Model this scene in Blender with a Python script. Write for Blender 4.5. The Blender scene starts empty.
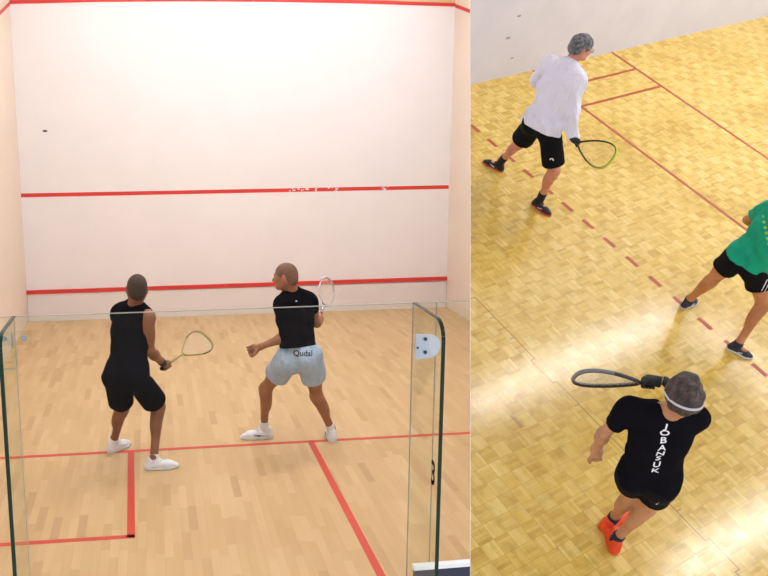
import bpy, bmesh, math, random
import numpy as np
from mathutils import Vector, Matrix
from mathutils.bvhtree import BVHTree

# ------------------------------------------------------------------ constants
F_PX = 864.0          # focal length in pixels at 768 px width
PP = (277.0, 288.0)   # principal point of the lens (lens shift)
CAM_POS = [1.8514, -3.0057, 2.7604]
CAM_R = [[0.989715, -0.142958, -0.00518], [0.030971, 0.178782, 0.983401], [0.139659, 0.973447, -0.181371]]  # rows: right, up, forward
COURT2_R = [[-0.918927, 0.392376, 0.040181], [-0.345445, -0.75145, -0.562131], [-0.190373, -0.530437, 0.826072]]
COURT2_T = [12.2432, 9.8662, 4.6211]
POSE_A = {'hd': (1.71, 3.808, 1.521), 'nk': (1.682, 3.895, 1.355), 'sL': (1.532, 4.004, 1.29), 'sR': (1.788, 3.739, 1.303), 'eL': (1.472, 4.083, 1.017), 'eR': (1.795, 3.784, 1.016), 'wL': (1.575, 4.31, 1.069), 'wR': (1.905, 3.949, 0.857), 'hL': (1.529, 3.841, 0.816), 'hR': (1.685, 3.732, 0.818), 'kL': (1.545, 4.07, 0.452), 'kR': (1.847, 3.956, 0.49), 'aL': (1.457, 4.285, 0.101), 'aR': (1.798, 3.821, 0.099)}
POSE_B = {'hd': (2.936, 4.054, 1.539), 'nk': (3.01, 4.119, 1.377), 'sL': (2.901, 3.961, 1.325), 'sR': (3.158, 4.221, 1.293), 'eL': (2.958, 4.004, 1.044), 'eR': (3.264, 4.356, 1.06), 'wL': (2.718, 4.009, 0.956), 'wR': (3.347, 4.59, 1.119), 'hL': (2.957, 4.039, 0.825), 'hR': (3.134, 3.975, 0.851), 'kL': (2.789, 4.274, 0.505), 'kR': (3.219, 4.132, 0.461), 'aL': (2.789, 4.4, 0.102), 'aR': (3.383, 4.259, 0.098)}
POSE_C = {'hd': (7.816, 1.868, 1.635), 'nk': (7.907, 1.88, 1.455), 'sL': (7.94, 1.694, 1.369), 'sR': (7.988, 2.07, 1.442), 'eL': (7.857, 1.55, 1.114), 'eR': (8.014, 2.174, 1.157), 'wL': (7.618, 1.55, 0.994), 'wR': (8.04, 2.345, 0.952), 'hL': (8.08, 1.889, 0.89), 'hR': (8.092, 2.085, 0.936), 'kL': (7.953, 1.705, 0.495), 'kR': (8.016, 2.254, 0.527), 'aL': (7.913, 1.506, 0.102), 'aR': (7.951, 2.185, 0.099)}
POSE_D = {'hd': (10.392, 5.269, 1.681), 'nk': (10.369, 5.237, 1.49), 'sL': (10.484, 5.092, 1.401), 'sR': (10.193, 5.328, 1.447), 'eL': (10.495, 5.038, 1.107), 'eR': (9.978, 5.198, 1.285), 'wL': (10.4, 5.011, 0.864), 'wR': (9.899, 4.955, 1.226), 'hL': (10.375, 5.271, 0.916), 'hR': (10.269, 5.425, 0.954), 'kL': (10.178, 5.294, 0.519), 'kR': (10.149, 5.409, 0.529), 'aL': (10.075, 5.25, 0.1), 'aR': (10.168, 5.378, 0.099)}
POSE_E = {'hd': (7.717, 4.259, 1.529), 'nk': (7.689, 4.231, 1.355), 'sL': (7.646, 4.061, 1.297), 'sR': (7.783, 4.376, 1.289), 'eL': (7.572, 3.935, 1.067), 'eR': (7.684, 4.426, 1.04), 'wL': (7.376, 4.033, 0.969), 'wR': (7.469, 4.533, 1.04), 'hL': (7.751, 4.092, 0.852), 'hR': (7.686, 4.257, 0.83), 'kL': (7.724, 4.007, 0.461), 'kR': (7.556, 4.431, 0.486), 'aL': (7.623, 3.897, 0.098), 'aR': (7.657, 4.486, 0.102)}
RACKET_A = ([1.879, 3.945, 0.817], [0.6061, 0.7751, 0.1784], [-0.668, 0.3742, 0.6433])  # butt, axis, side; err 0.000
RACKET_B = ([3.315, 4.569, 0.984], [0.3251, 0.7668, 0.5535], [-0.6953, -0.2029, 0.6895])  # butt, axis, side; err 0.000
RACKET_C = ([8.068, 2.315, 0.96], [0.1198, 0.9599, 0.2533], [-0.6226, -0.1261, 0.7723])  # butt, axis, side; err 0.000
RACKET_D = ([9.934, 4.956, 1.203], [0.8264, -0.5614, -0.0427], [-0.2109, -0.2383, -0.948])  # butt, axis, side; err 0.020

POSE_A['sL'] = (1.565, 4.0, 1.285); POSE_A['eL'] = (1.57, 4.20, 1.11); POSE_A['wL'] = (1.70, 4.38, 1.06)
POSE_B['wR'] = (3.325, 4.575, 1.085)
V = lambda *a: np.array(a, float)
CAM = V(*CAM_POS); CR = np.array(CAM_R)
M2 = Matrix([list(COURT2_R[i]) + [COURT2_T[i]] for i in range(3)] + [[0, 0, 0, 1]])
M2 = Matrix.Translation(M2.translation) @ M2.to_quaternion().to_matrix().to_4x4()
M1 = Matrix.Identity(4)
C = bpy.context.scene.collection
def unit(v): v = np.array(v, float); return v / (np.linalg.norm(v) + 1e-12)

# ------------------------------------------------------------------ materials
def mat(name, col, rough=.6, spec=.5, metal=0., noise=0., nscale=8., bump=0., bscale=60., emit=None, stretch=(1, 1, 1), col2=None, bdist=.01):
    m = bpy.data.materials.new(name); m.use_nodes = True; nt = m.node_tree; N = nt.nodes; L = nt.links
    b = N['Principled BSDF']; b.inputs['Roughness'].default_value = rough
    b.inputs['Specular IOR Level'].default_value = spec; b.inputs['Metallic'].default_value = metal
    b.inputs['Base Color'].default_value = (*col, 1)
    tc = N.new('ShaderNodeTexCoord'); mp = N.new('ShaderNodeMapping'); mp.inputs['Scale'].default_value = stretch
    L.new(tc.outputs['Object'], mp.inputs['Vector'])
    if noise or col2:
        n = N.new('ShaderNodeTexNoise'); n.inputs['Scale'].default_value = nscale; n.inputs['Detail'].default_value = 5
        L.new(mp.outputs[0], n.inputs['Vector'])
        r = N.new('ShaderNodeValToRGB'); r.color_ramp.elements[0].position = .35; r.color_ramp.elements[1].position = .65
        c2 = col2 or tuple(min(1, c * (1 + noise)) for c in col); c1 = col if col2 else tuple(c * (1 - noise) for c in col)
        r.color_ramp.elements[0].color = (*c1, 1); r.color_ramp.elements[1].color = (*c2, 1)
        L.new(n.outputs['Fac'], r.inputs['Fac']); L.new(r.outputs[0], b.inputs['Base Color'])
    if bump:
        n = N.new('ShaderNodeTexNoise'); n.inputs['Scale'].default_value = bscale; n.inputs['Detail'].default_value = 3
        L.new(mp.outputs[0], n.inputs['Vector'])
        bp = N.new('ShaderNodeBump'); bp.inputs['Strength'].default_value = bump; bp.inputs['Distance'].default_value = bdist
        L.new(n.outputs['Fac'], bp.inputs['Height']); L.new(bp.outputs[0], b.inputs['Normal'])
    if emit:
        b.inputs['Emission Color'].default_value = (*emit[0], 1); b.inputs['Emission Strength'].default_value = emit[1]
    return m
def srgb(r, g, b):
    f = lambda c: (c / 255 / 12.92) if c <= 10.3 else ((c / 255 + .055) / 1.055) ** 2.4
    return (f(r), f(g), f(b))

def math_node(nt, op, a, b=None, c=None):
    n = nt.nodes.new('ShaderNodeMath'); n.operation = op
    for i, v in enumerate((a, b, c)):
        if v is None: continue
        if isinstance(v, (int, float)): n.inputs[i].default_value = v
        else: nt.links.new(v, n.inputs[i])
    return n.outputs[0]
def mix_rgb(nt, fac, a, b, mode='MIX'):
    n = nt.nodes.new('ShaderNodeMix'); n.data_type = 'RGBA'; n.blend_type = mode
    for sock, v in ((n.inputs['Factor'], fac), (n.inputs['A'], a), (n.inputs['B'], b)):
        if isinstance(v, (int, float)): sock.default_value = v
        elif isinstance(v, tuple): sock.default_value = (*v, 1)
        else: nt.links.new(v, sock)
    return n.outputs['Result']
def white_noise(nt, x, y):
    c = nt.nodes.new('ShaderNodeCombineXYZ'); nt.links.new(x, c.inputs[0]); nt.links.new(y, c.inputs[1])
    w = nt.nodes.new('ShaderNodeTexWhiteNoise'); w.noise_dimensions = '3D'; nt.links.new(c.outputs[0], w.inputs['Vector'])
    return w.outputs['Value']
def ramp(nt, fac, stops):
    r = nt.nodes.new('ShaderNodeValToRGB'); e = r.color_ramp.elements
    while len(e) < len(stops): e.new(.5)
    for q, (p, c) in zip(e, stops): q.position = p; q.color = (*c, 1)
    nt.links.new(fac, r.inputs['Fac']); return r.outputs[0]

def strip_floor():                                     # maple strips running towards the front wall
    m = bpy.data.materials.new('maple_strip_floor'); m.use_nodes = True; nt = m.node_tree; N = nt.nodes; L = nt.links
    b = N['Principled BSDF']; tc = N.new('ShaderNodeTexCoord'); s = N.new('ShaderNodeSeparateXYZ'); L.new(tc.outputs['Object'], s.inputs[0])
    X, Y = s.outputs[0], s.outputs[1]
    row = math_node(nt, 'FLOOR', math_node(nt, 'DIVIDE', X, .060))
    off = white_noise(nt, row, row)
    yy = math_node(nt, 'ADD', math_node(nt, 'DIVIDE', Y, .40), math_node(nt, 'MULTIPLY', off, 7.3))
    cell = math_node(nt, 'FLOOR', yy)
    w = white_noise(nt, row, cell)
    base = ramp(nt, w, [(0, srgb(*STRIP[0])), (.12, srgb(*STRIP[1])), (.6, srgb(*STRIP[2])), (1, srgb(*STRIP[3]))])
    n = N.new('ShaderNodeTexNoise'); n.inputs['Scale'].default_value = 1.3; n.inputs['Detail'].default_value = 6
    mp = N.new('ShaderNodeMapping'); mp.inputs['Scale'].default_value = (9, .8, 1); L.new(tc.outputs['Object'], mp.inputs[0]); L.new(mp.outputs[0], n.inputs['Vector'])
    g = ramp(nt, n.outputs['Fac'], [(.3, (.93, .91, .88)), (.7, (1, 1, 1))])
    col = mix_rgb(nt, .9, base, g, 'MULTIPLY')
    n2 = N.new('ShaderNodeTexNoise'); n2.inputs['Scale'].default_value = .9; n2.inputs['Detail'].default_value = 3; L.new(tc.outputs['Object'], n2.inputs['Vector'])
    col = mix_rgb(nt, .6, col, ramp(nt, n2.outputs['Fac'], [(.35, (.96, .94, .92)), (.65, (1, 1, 1))]), 'MULTIPLY')
    fx = math_node(nt, 'ABSOLUTE', math_node(nt, 'SUBTRACT', math_node(nt, 'FRACT', math_node(nt, 'DIVIDE', X, .060)), .5))
    fy = math_node(nt, 'ABSOLUTE', math_node(nt, 'SUBTRACT', math_node(nt, 'FRACT', yy), .5))
    j = math_node(nt, 'MAXIMUM', math_node(nt, 'GREATER_THAN', fx, .485), math_node(nt, 'GREATER_THAN', fy, .498))
    col = mix_rgb(nt, math_node(nt, 'MULTIPLY', j, .22), col, srgb(150, 105, 65))
    L.new(col, b.inputs['Base Color']); b.inputs['Roughness'].default_value = .42; b.inputs['Specular IOR Level'].default_value = .35
    return m

def parquet_floor():                                   # basket-weave blocks of five slats
    m = bpy.data.materials.new('basket_weave_parquet'); m.use_nodes = True; nt = m.node_tree; N = nt.nodes; L = nt.links
    b = N['Principled BSDF']; tc = N.new('ShaderNodeTexCoord'); s = N.new('ShaderNodeSeparateXYZ'); L.new(tc.outputs['Object'], s.inputs[0])
    T = .127
    nw = N.new('ShaderNodeTexNoise'); nw.inputs['Scale'].default_value = 2.5; L.new(tc.outputs['Object'], nw.inputs['Vector'])
    wob = math_node(nt, 'MULTIPLY', math_node(nt, 'SUBTRACT', nw.outputs['Fac'], .5), .012)
    X = math_node(nt, 'ADD', s.outputs[0], wob); Y = math_node(nt, 'ADD', s.outputs[1], wob)
    u = math_node(nt, 'DIVIDE', X, T); v = math_node(nt, 'DIVIDE', Y, T)
    iu = math_node(nt, 'FLOOR', u); iv = math_node(nt, 'FLOOR', v)
    par = math_node(nt, 'FLOORED_MODULO', math_node(nt, 'ADD', iu, iv), 2.0)
    fu = math_node(nt, 'FRACT', u); fv = math_node(nt, 'FRACT', v)
    across = math_node(nt, 'ADD', math_node(nt, 'MULTIPLY', par, fu), math_node(nt, 'MULTIPLY', math_node(nt, 'SUBTRACT', 1.0, par), fv))
    s5 = math_node(nt, 'MULTIPLY', across, 5.0); sl = math_node(nt, 'FLOOR', s5)
    tile = white_noise(nt, iu, iv)
    slat = white_noise(nt, math_node(nt, 'ADD', math_node(nt, 'MULTIPLY', iu, 7.0), sl), math_node(nt, 'MULTIPLY', iv, 3.0))
    k = math_node(nt, 'ADD', math_node(nt, 'MULTIPLY', tile, .24), math_node(nt, 'MULTIPLY', slat, .52))
    k = math_node(nt, 'ADD', k, math_node(nt, 'MULTIPLY', par, .24))
    col = ramp(nt, k, [(0, srgb(*PARQ[0])), (.45, srgb(*PARQ[1])), (1, srgb(*PARQ[2]))])
    # greenish patches and paler drifts from broad random noise
    n1 = N.new('ShaderNodeTexNoise'); n1.inputs['Scale'].default_value = .75; n1.inputs['Detail'].default_value = 4; L.new(tc.outputs['Object'], n1.inputs['Vector'])
    col = mix_rgb(nt, .75, col, ramp(nt, n1.outputs['Fac'], [(.32, srgb(226, 214, 150)), (.5, srgb(252, 246, 224)), (.7, (1, 1, 1))]), 'MULTIPLY')
    n2 = N.new('ShaderNodeTexNoise'); n2.inputs['Scale'].default_value = 11; n2.inputs['Detail'].default_value = 5; L.new(tc.outputs['Object'], n2.inputs['Vector'])
    col = mix_rgb(nt, .6, col, ramp(nt, n2.outputs['Fac'], [(.28, (.66, .62, .50)), (.52, (1, 1, 1))]), 'MULTIPLY')
    e = lambda f_: math_node(nt, 'ABSOLUTE', math_node(nt, 'SUBTRACT', f_, .5))
    j = math_node(nt, 'MAXIMUM', math_node(nt, 'GREATER_THAN', e(fu), .486), math_node(nt, 'GREATER_THAN', e(fv), .486))
    jg = math_node(nt, 'MULTIPLY', math_node(nt, 'GREATER_THAN', e(math_node(nt, 'FRACT', s5)), .455), .45)
    j = math_node(nt, 'MAXIMUM', j, jg)
    col = mix_rgb(nt, math_node(nt, 'MULTIPLY', j, .42), col, srgb(135, 100, 35))
    # the open expansion seam, stepping from block to block
    st = math_node(nt, 'FLOOR', math_node(nt, 'DIVIDE', s.outputs[1], .27))
    sw = math_node(nt, 'FLOOR', math_node(nt, 'MULTIPLY', white_noise(nt, st, st), 1.99))
    sx = math_node(nt, 'ADD', 9.45, math_node(nt, 'MULTIPLY', sw, .045))
    sd = math_node(nt, 'LESS_THAN', math_node(nt, 'ABSOLUTE', math_node(nt, 'SUBTRACT', s.outputs[0], sx)), .005)
    yf = math_node(nt, 'FRACT', math_node(nt, 'DIVIDE', s.outputs[1], .27))
    cr = math_node(nt, 'MULTIPLY', math_node(nt, 'LESS_THAN', yf, .03), math_node(nt, 'LESS_THAN', math_node(nt, 'ABSOLUTE', math_node(nt, 'SUBTRACT', s.outputs[0], 9.4725)), .028))
    col = mix_rgb(nt, math_node(nt, 'MULTIPLY', math_node(nt, 'MAXIMUM', sd, cr), .7), col, srgb(95, 70, 40))
    # one dark slat
    dx = math_node(nt, 'LESS_THAN', math_node(nt, 'ABSOLUTE', math_node(nt, 'SUBTRACT', s.outputs[0], 10.058)), .016)
    dy = math_node(nt, 'LESS_THAN', math_node(nt, 'ABSOLUTE', math_node(nt, 'SUBTRACT', s.outputs[1], 4.23)), .066)
    col = mix_rgb(nt, math_node(nt, 'MULTIPLY', math_node(nt, 'MULTIPLY', dx, dy), .6), col, srgb(135, 95, 55))
    L.new(col, b.inputs['Base Color'])
    rr = math_node(nt, 'ADD', .10, math_node(nt, 'MULTIPLY', n2.outputs['Fac'], .16)); L.new(rr, b.inputs['Roughness'])
    b.inputs['Specular IOR Level'].default_value = .5
    bp = N.new('ShaderNodeBump'); bp.inputs['Strength'].default_value = .25; bp.inputs['Distance'].default_value = .004
    hgt = math_node(nt, 'SUBTRACT', math_node(nt, 'MULTIPLY', slat, .6), math_node(nt, 'MULTIPLY', j, .5))
    L.new(hgt, bp.inputs['Height']); L.new(bp.outputs[0], b.inputs['Normal'])
    return m

def glass_mat():
    m = bpy.data.materials.new('clear_glass'); m.use_nodes = True; nt = m.node_tree; N = nt.nodes; L = nt.links
    for n in list(N): N.remove(n)
    o = N.new('ShaderNodeOutputMaterial'); t = N.new('ShaderNodeBsdfTransparent'); t.inputs[0].default_value = (.955, .975, .955, 1)
    g = N.new('ShaderNodeBsdfGlossy'); g.inputs['Roughness'].default_value = .02
    fr = N.new('ShaderNodeLayerWeight'); fr.inputs['Blend'].default_value = .5
    pw = N.new('ShaderNodeMath'); pw.operation = 'POWER'; pw.inputs[1].default_value = 5; L.new(fr.outputs['Facing'], pw.inputs[0])
    ml = N.new('ShaderNodeMath'); ml.operation = 'MULTIPLY_ADD'; ml.inputs[1].default_value = .35; ml.inputs[2].default_value = .004; L.new(pw.outputs[0], ml.inputs[0])
    mx = N.new('ShaderNodeMixShader'); L.new(ml.outputs[0], mx.inputs[0]); L.new(t.outputs[0], mx.inputs[1]); L.new(g.outputs[0], mx.inputs[2]); L.new(mx.outputs[0], o.inputs[0])
    return m

def tint_glass():
    m = glass_mat(); m.name = 'strings_haze'
    return m

# ------------------------------------------------------------------ object helpers
def new_obj(name, me, m=None, parent=None, matrix=None, label=None, category=None, group=None, kind=None):
    o = bpy.data.objects.new(name, me); C.objects.link(o)
    if m is not None and me is not None: me.materials.append(m)
    if parent is not None: o.parent = parent
    elif matrix is not None: o.matrix_world = matrix
    if label: o['label'] = label
    if category: o['category'] = category
    if group: o['group'] = group
    if kind: o['kind'] = kind
    return o
def from_bm(bm, name, m, smooth=False, **kw):
    bmesh.ops.recalc_face_normals(bm, faces=bm.faces)
    me = bpy.data.meshes.new(name); bm.to_mesh(me); bm.free()
    if smooth: me.shade_smooth()
    return new_obj(name, me, m, **kw)
def add_box(bm, lo, hi, bevel=0.):
    t = bmesh.new(); bmesh.ops.create_cube(t, size=1)
    for v in t.verts:
        v.co = Vector([(lo[i] + hi[i]) / 2 + v.co[i] * (hi[i] - lo[i]) for i in range(3)])
    if bevel: bmesh.ops.bevel(t, geom=list(t.edges), offset=bevel, segments=2, affect='EDGES')
    me = bpy.data.meshes.new('t'); t.to_mesh(me); t.free(); bm.from_mesh(me); bpy.data.meshes.remove(me)
def tube(bm, pts, r, seg=8, closed=False, flat=None):
    pts = [np.array(p, float) for p in pts]; n = len(pts); rings = []
    rs = r if hasattr(r, '__len__') else [r] * n
    up = None
    for i in range(n):
        a = pts[(i - 1) % n] if (closed or i > 0) else pts[i]; b = pts[(i + 1) % n] if (closed or i < n - 1) else pts[i]
        t = unit(b - a)
        if up is None: up = unit(np.cross(t, V(.3, .5, .81)))
        up = unit(up - t * (up @ t)); s = np.cross(t, up)
        ring = []
        for k in range(seg):
            th = 2 * math.pi * k / seg; o = up * math.cos(th) * rs[i] + s * math.sin(th) * rs[i]
            if flat is not None: o = o + np.array(flat[0]) * (o @ np.array(flat[0])) * (flat[1] - 1)
            ring.append(bm.verts.new(Vector(pts[i] + o)))
        rings.append(ring)
    m = n if closed else n - 1
    for i in range(m):
        A, B = rings[i], rings[(i + 1) % n]
        for k in range(seg): bm.faces.new((A[k], A[(k + 1) % seg], B[(k + 1) % seg], B[k]))
    if not closed:
        bm.faces.new(rings[0][::-1]); bm.faces.new(rings[-1])
def prism(bm, poly, d):                                  # poly: 3-D points; d: extrusion vector
    A = [bm.verts.new(Vector(p)) for p in poly]; B = [bm.verts.new(Vector(np.array(p) + np.array(d))) for p in poly]
    n = len(poly); bm.faces.new(A); bm.faces.new(B[::-1])
    for i in range(n): bm.faces.new((A[i], B[i], B[(i + 1) % n], A[(i + 1) % n]))

# plane through the place where the partition between the courts stands
def part_plane(col):
    d = unit(CR.T @ V((col - PP[0]) / F_PX, 0, 1)); up = CR[1]
    n = unit(np.cross(d, up)); return (n if n[0] > 0 else -n)
N_L = part_plane(470.0); N_R = part_plane(470.5)
def clip(bm, n, keep_left, M=M1):
    """cut a closed mesh along the partition plane (given in world space)"""
    Mi = M.inverted(); co = Mi @ Vector(CAM); no = (Mi.to_3x3() @ Vector(n)).normalized()
    g = list(bm.verts) + list(bm.edges) + list(bm.faces)
    r = bmesh.ops.bisect_plane(bm, geom=g, plane_co=co, plane_no=no, clear_outer=keep_left, clear_inner=not keep_left)
    ed = [e for e in r['geom_cut'] if isinstance(e, bmesh.types.BMEdge)]
    if ed: bmesh.ops.contextual_create(bm, geom=ed)
# ------------------------------------------------------------------ implicit surfaces (for bodies, clothes, shoes)
class Fld:
    def __init__(s, lo, hi, h):
        s.lo = np.array(lo, float); s.h = h; s.n = np.ceil((np.array(hi) - s.lo) / h).astype(int) + 1
        s.F = np.full(s.n, .08, np.float32)
    def sub(s, lo, hi):
        a = np.clip(np.floor((np.array(lo) - s.lo) / s.h).astype(int), 0, s.n - 1); b = np.clip(np.ceil((np.array(hi) - s.lo) / s.h).astype(int) + 1, 1, s.n)
        if (b <= a).any(): return None
        ax = [s.lo[i] + s.h * np.arange(a[i], b[i]) for i in range(3)]
        return (slice(a[0], b[0]), slice(a[1], b[1]), slice(a[2], b[2])), np.meshgrid(*ax, indexing='ij')
    def apply(s, p, op='add'):
        lo, hi = p.box(); q = s.sub(lo - .055, hi + .055)
        if q is None: return
        sl, G = q; P = np.stack(G, -1).astype(np.float32); d = p.d(P)
        for (c, n) in p.clips: d = np.maximum(d, (P - np.array(c, np.float32)) @ np.array(n, np.float32))
        A = s.F[sl]; k = p.k
        if op == 'add':
            h = np.maximum(k - np.abs(A - d), 0) / k; s.F[sl] = np.minimum(A, d) - h * h * k * .25
        else:
            s.F[sl] = np.maximum(A, -d)
class Cone:
    def __init__(s, a, b, ra, rb, k=.03, flat=None, fs=1., clips=()):
        s.a = np.array(a, float); s.b = np.array(b, float); s.ra = ra; s.rb = rb; s.k = k; s.flat = None if flat is None else unit(flat); s.fs = fs; s.clips = list(clips)
    def box(s): m = max(s.ra, s.rb); return np.minimum(s.a, s.b) - m, np.maximum(s.a, s.b) + m
    def d(s, P):
        P = P - s.a.astype(np.float32); ab = (s.b - s.a).astype(np.float32); t = np.clip(P @ ab / (ab @ ab + 1e-9), 0, 1)
        o = P - t[..., None] * ab
        r = s.ra + (s.rb - s.ra) * t
        if s.flat is None: return np.linalg.norm(o, axis=-1) - r
        fl = s.flat.astype(np.float32); c = o @ fl; o2 = np.sqrt(np.maximum((o * o).sum(-1) - c * c, 0) + (c / s.fs) ** 2)
        # first-order distance for the flattened section
        g = np.sqrt(np.maximum((o * o).sum(-1) - c * c, 0) + (c / s.fs ** 2) ** 2) / (o2 + 1e-6)
        return (o2 - r) / np.maximum(g, .3)
    def grow(s, e, **kw):
        q = Cone(s.a, s.b, s.ra + e, s.rb + e, s.k, s.flat, s.fs, list(s.clips))
        if s.flat is not None: q.fs = (s.fs * (s.ra + s.rb) / 2 + e) / ((s.ra + s.rb) / 2 + e)
        for k_, v_ in kw.items(): setattr(q, k_, v_)
        return q
class Ell:
    def __init__(s, c, ax, r, k=.02, clips=()):
        s.c = np.array(c, float); s.ax = np.array(ax, float); s.r = np.array(r, float); s.k = k; s.clips = list(clips)
    def box(s): m = s.r.max(); return s.c - m, s.c + m
    def d(s, P):
        q = (P - s.c.astype(np.float32)) @ s.ax.T.astype(np.float32); k0 = np.linalg.norm(q / s.r.astype(np.float32), axis=-1); k1 = np.linalg.norm(q / (s.r ** 2).astype(np.float32), axis=-1)
        return k0 * (k0 - 1) / (k1 + 1e-4)
    def grow(s, e, **kw):
        q = Ell(s.c, s.ax, s.r + e, s.k, list(s.clips))
        for k_, v_ in kw.items(): setattr(q, k_, v_)
        return q
def wrinkle(G, seed, amp, freq, dirs=None):
    r = np.random.RandomState(seed); out = 0
    P = np.stack(G, -1)
    w = P + .03 * np.sin(P[..., [1, 2, 0]] * 9 + seed)
    for i in range(6):
        d = unit(r.normal(size=3)) if dirs is None else unit(np.array(dirs) + r.normal(size=3) * .45)
        s_ = np.sin((w @ d) * freq * (.6 + r.rand()) + r.rand() * 6.28); out = out + np.sign(s_) * np.abs(s_) ** 1.4
    return ((out / 2.4 * .6 - .45) * amp).astype(np.float32)
def nets(f):
    F = f.F; s = F < 0; n = F.shape
    c = [(i, j, k) for i in (0, 1) for j in (0, 1) for k in (0, 1)]
    S = sum(s[i:n[0] - 1 + i, j:n[1] - 1 + j, k:n[2] - 1 + k].astype(np.int8) for i, j, k in c)
    act = (S > 0) & (S < 8); idx = np.argwhere(act)
    pos = np.zeros((len(idx), 3)); cnt = np.zeros(len(idx))
    I = idx.T
    for a in c:
        for ax in range(3):
            if a[ax]: continue
            b = list(a); b[ax] = 1
            fa = F[I[0] + a[0], I[1] + a[1], I[2] + a[2]]; fb = F[I[0] + b[0], I[1] + b[1], I[2] + b[2]]
            m = (fa < 0) != (fb < 0); t = np.where(m, fa / (fa - fb + 1e-12), 0)
            p = np.repeat(np.array(a, float)[None], len(idx), 0); p[:, ax] += t
            pos[m] += p[m]; cnt[m] += 1
    ver = f.lo + (idx + pos / cnt[:, None]) * f.h
    ids = np.full(act.shape, -1, np.int64); ids[act] = np.arange(len(idx))
    faces = []
    for ax in range(3):
        a = [slice(1, -1)] * 3; b = [slice(1, -1)] * 3; a[ax] = slice(0, n[ax] - 1); b[ax] = slice(1, n[ax])
        sa, sb = s[tuple(a)], s[tuple(b)]; e = np.argwhere(sa != sb)
        off = np.ones(3, int); off[ax] = 0; e0 = e + off
        flip = sa[tuple(e.T)]
        u, v = [(1, 2), (2, 0), (0, 1)][ax]
        def cell(du, dv):
            q = e0.copy(); q[:, u] -= du; q[:, v] -= dv; return ids[tuple(q.T)]
        Q = np.stack([cell(1, 1), cell(0, 1), cell(0, 0), cell(1, 0)], 1)
        Q[~flip] = Q[~flip][:, ::-1]; faces.append(Q)
    fc = np.concatenate(faces); fc = fc[(fc >= 0).all(1)]
    return ver, fc
def implicit(name, prims, m, base, h=.008, cuts=(), wr=None, clips=(), **kw):
    lo = np.min([p.box()[0] for p in prims], 0) - .03; hi = np.max([p.box()[1] for p in prims], 0) + .03
    f = Fld(lo, hi, h)
    for p in prims: f.apply(p)
    if wr or clips:
        ax = [f.lo[i] + f.h * np.arange(f.n[i]) for i in range(3)]; G = np.meshgrid(*ax, indexing='ij')
        if wr: f.F += wrinkle(G, *wr)
        for (c, n) in clips: f.F = np.maximum(f.F, ((np.stack(G, -1) - np.array(c)) @ np.array(n)).astype(np.float32))
    for p in cuts: f.apply(p, 'cut')
    ver, fc = nets(f)
    if name in ('shirt', 'shorts', 'hair'):
        for _ in range(3):          # relax the cloth surface
            acc = np.zeros_like(ver); cnt = np.zeros(len(ver))
            for i in range(4):
                a_, b_ = fc[:, i], fc[:, (i + 1) % 4]
                for k_ in range(3): acc[:, k_] += np.bincount(a_, ver[b_, k_], len(ver))
                cnt += np.bincount(a_, minlength=len(ver))
            ver = ver * .5 + acc / np.maximum(cnt, 1)[:, None] * .5
    me = bpy.data.meshes.new(name); me.from_pydata((ver - np.array(base)).tolist(), [], fc.tolist()); me.update(); me.shade_smooth()
    return new_obj(name, me, m, **kw)

# ------------------------------------------------------------------ people
def frame(P):
    p = {k: V(*v) for k, v in P.items()}
    hm = (p['hL'] + p['hR']) / 2
    p['hm'] = hm; p['u'] = unit(p['nk'] - hm); r = p['sR'] - p['sL']; p['r'] = unit(r - p['u'] * (r @ p['u'])); p['f'] = np.cross(p['u'], p['r'])
    up = unit(p['u'] * .6 + V(0, 0, .4)); pr = p['hR'] - p['hL']; p['pr'] = unit(pr - up * (pr @ up)); p['pf'] = np.cross(up, p['pr']); p['pu'] = up
    return p
def hand(W, G, ax, rh, side, sc=1., grow=0.):
    """fist closed round an axis through G; side = +1/-1 picks the way the fingers wrap"""
    ax = unit(ax); e1 = W - G; e1 = unit(e1 - ax * (e1 @ ax)); e2 = np.cross(ax, e1) * side; pr = []
    fr = .0088 * sc + grow; R = rh + .010 * sc
    pt = lambda deg, o, rr=R: G + (e1 * math.cos(math.radians(deg)) + e2 * math.sin(math.radians(deg))) * rr + ax * o
    pc = pt(12, 0, R + .006)
    pr.append(Cone(W, pc, .024 * sc + grow, .030 * sc + grow, .02, flat=e2 if abs(np.dot(unit(pc - W), e2)) < .7 else e1, fs=.72))
    pr.append(Ell(pc, np.array([ax, e1, e2]), (.043 * sc + grow, .019 * sc + grow, .030 * sc + grow), .012))
    for i, (o, l) in enumerate(((-.033, .86), (-.0115, .97), (.0105, 1.), (.0325, .95))):
        a = pt(38, o * sc, R + .004); b = pt(38 + 62 * l, o * sc, R + .005); c = pt(38 + 122 * l, o * sc); d = pt(38 + 170 * l, o * sc)
        for q0, q1, r0, r1 in ((a, b, fr * 1.1, fr), (b, c, fr, fr * .94), (c, d, fr * .94, fr * .85)): pr.append(Cone(q0, q1, r0, r1, .004))
    a = pt(-20, .022 * sc, R + .010); b = pt(-70, .043 * sc, R + .004); c = pt(-125, .048 * sc, R)
    pr += [Cone(a, b, fr * 1.35, fr * 1.15, .008), Cone(b, c, fr * 1.15, fr, .004)]
    return pr
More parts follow.
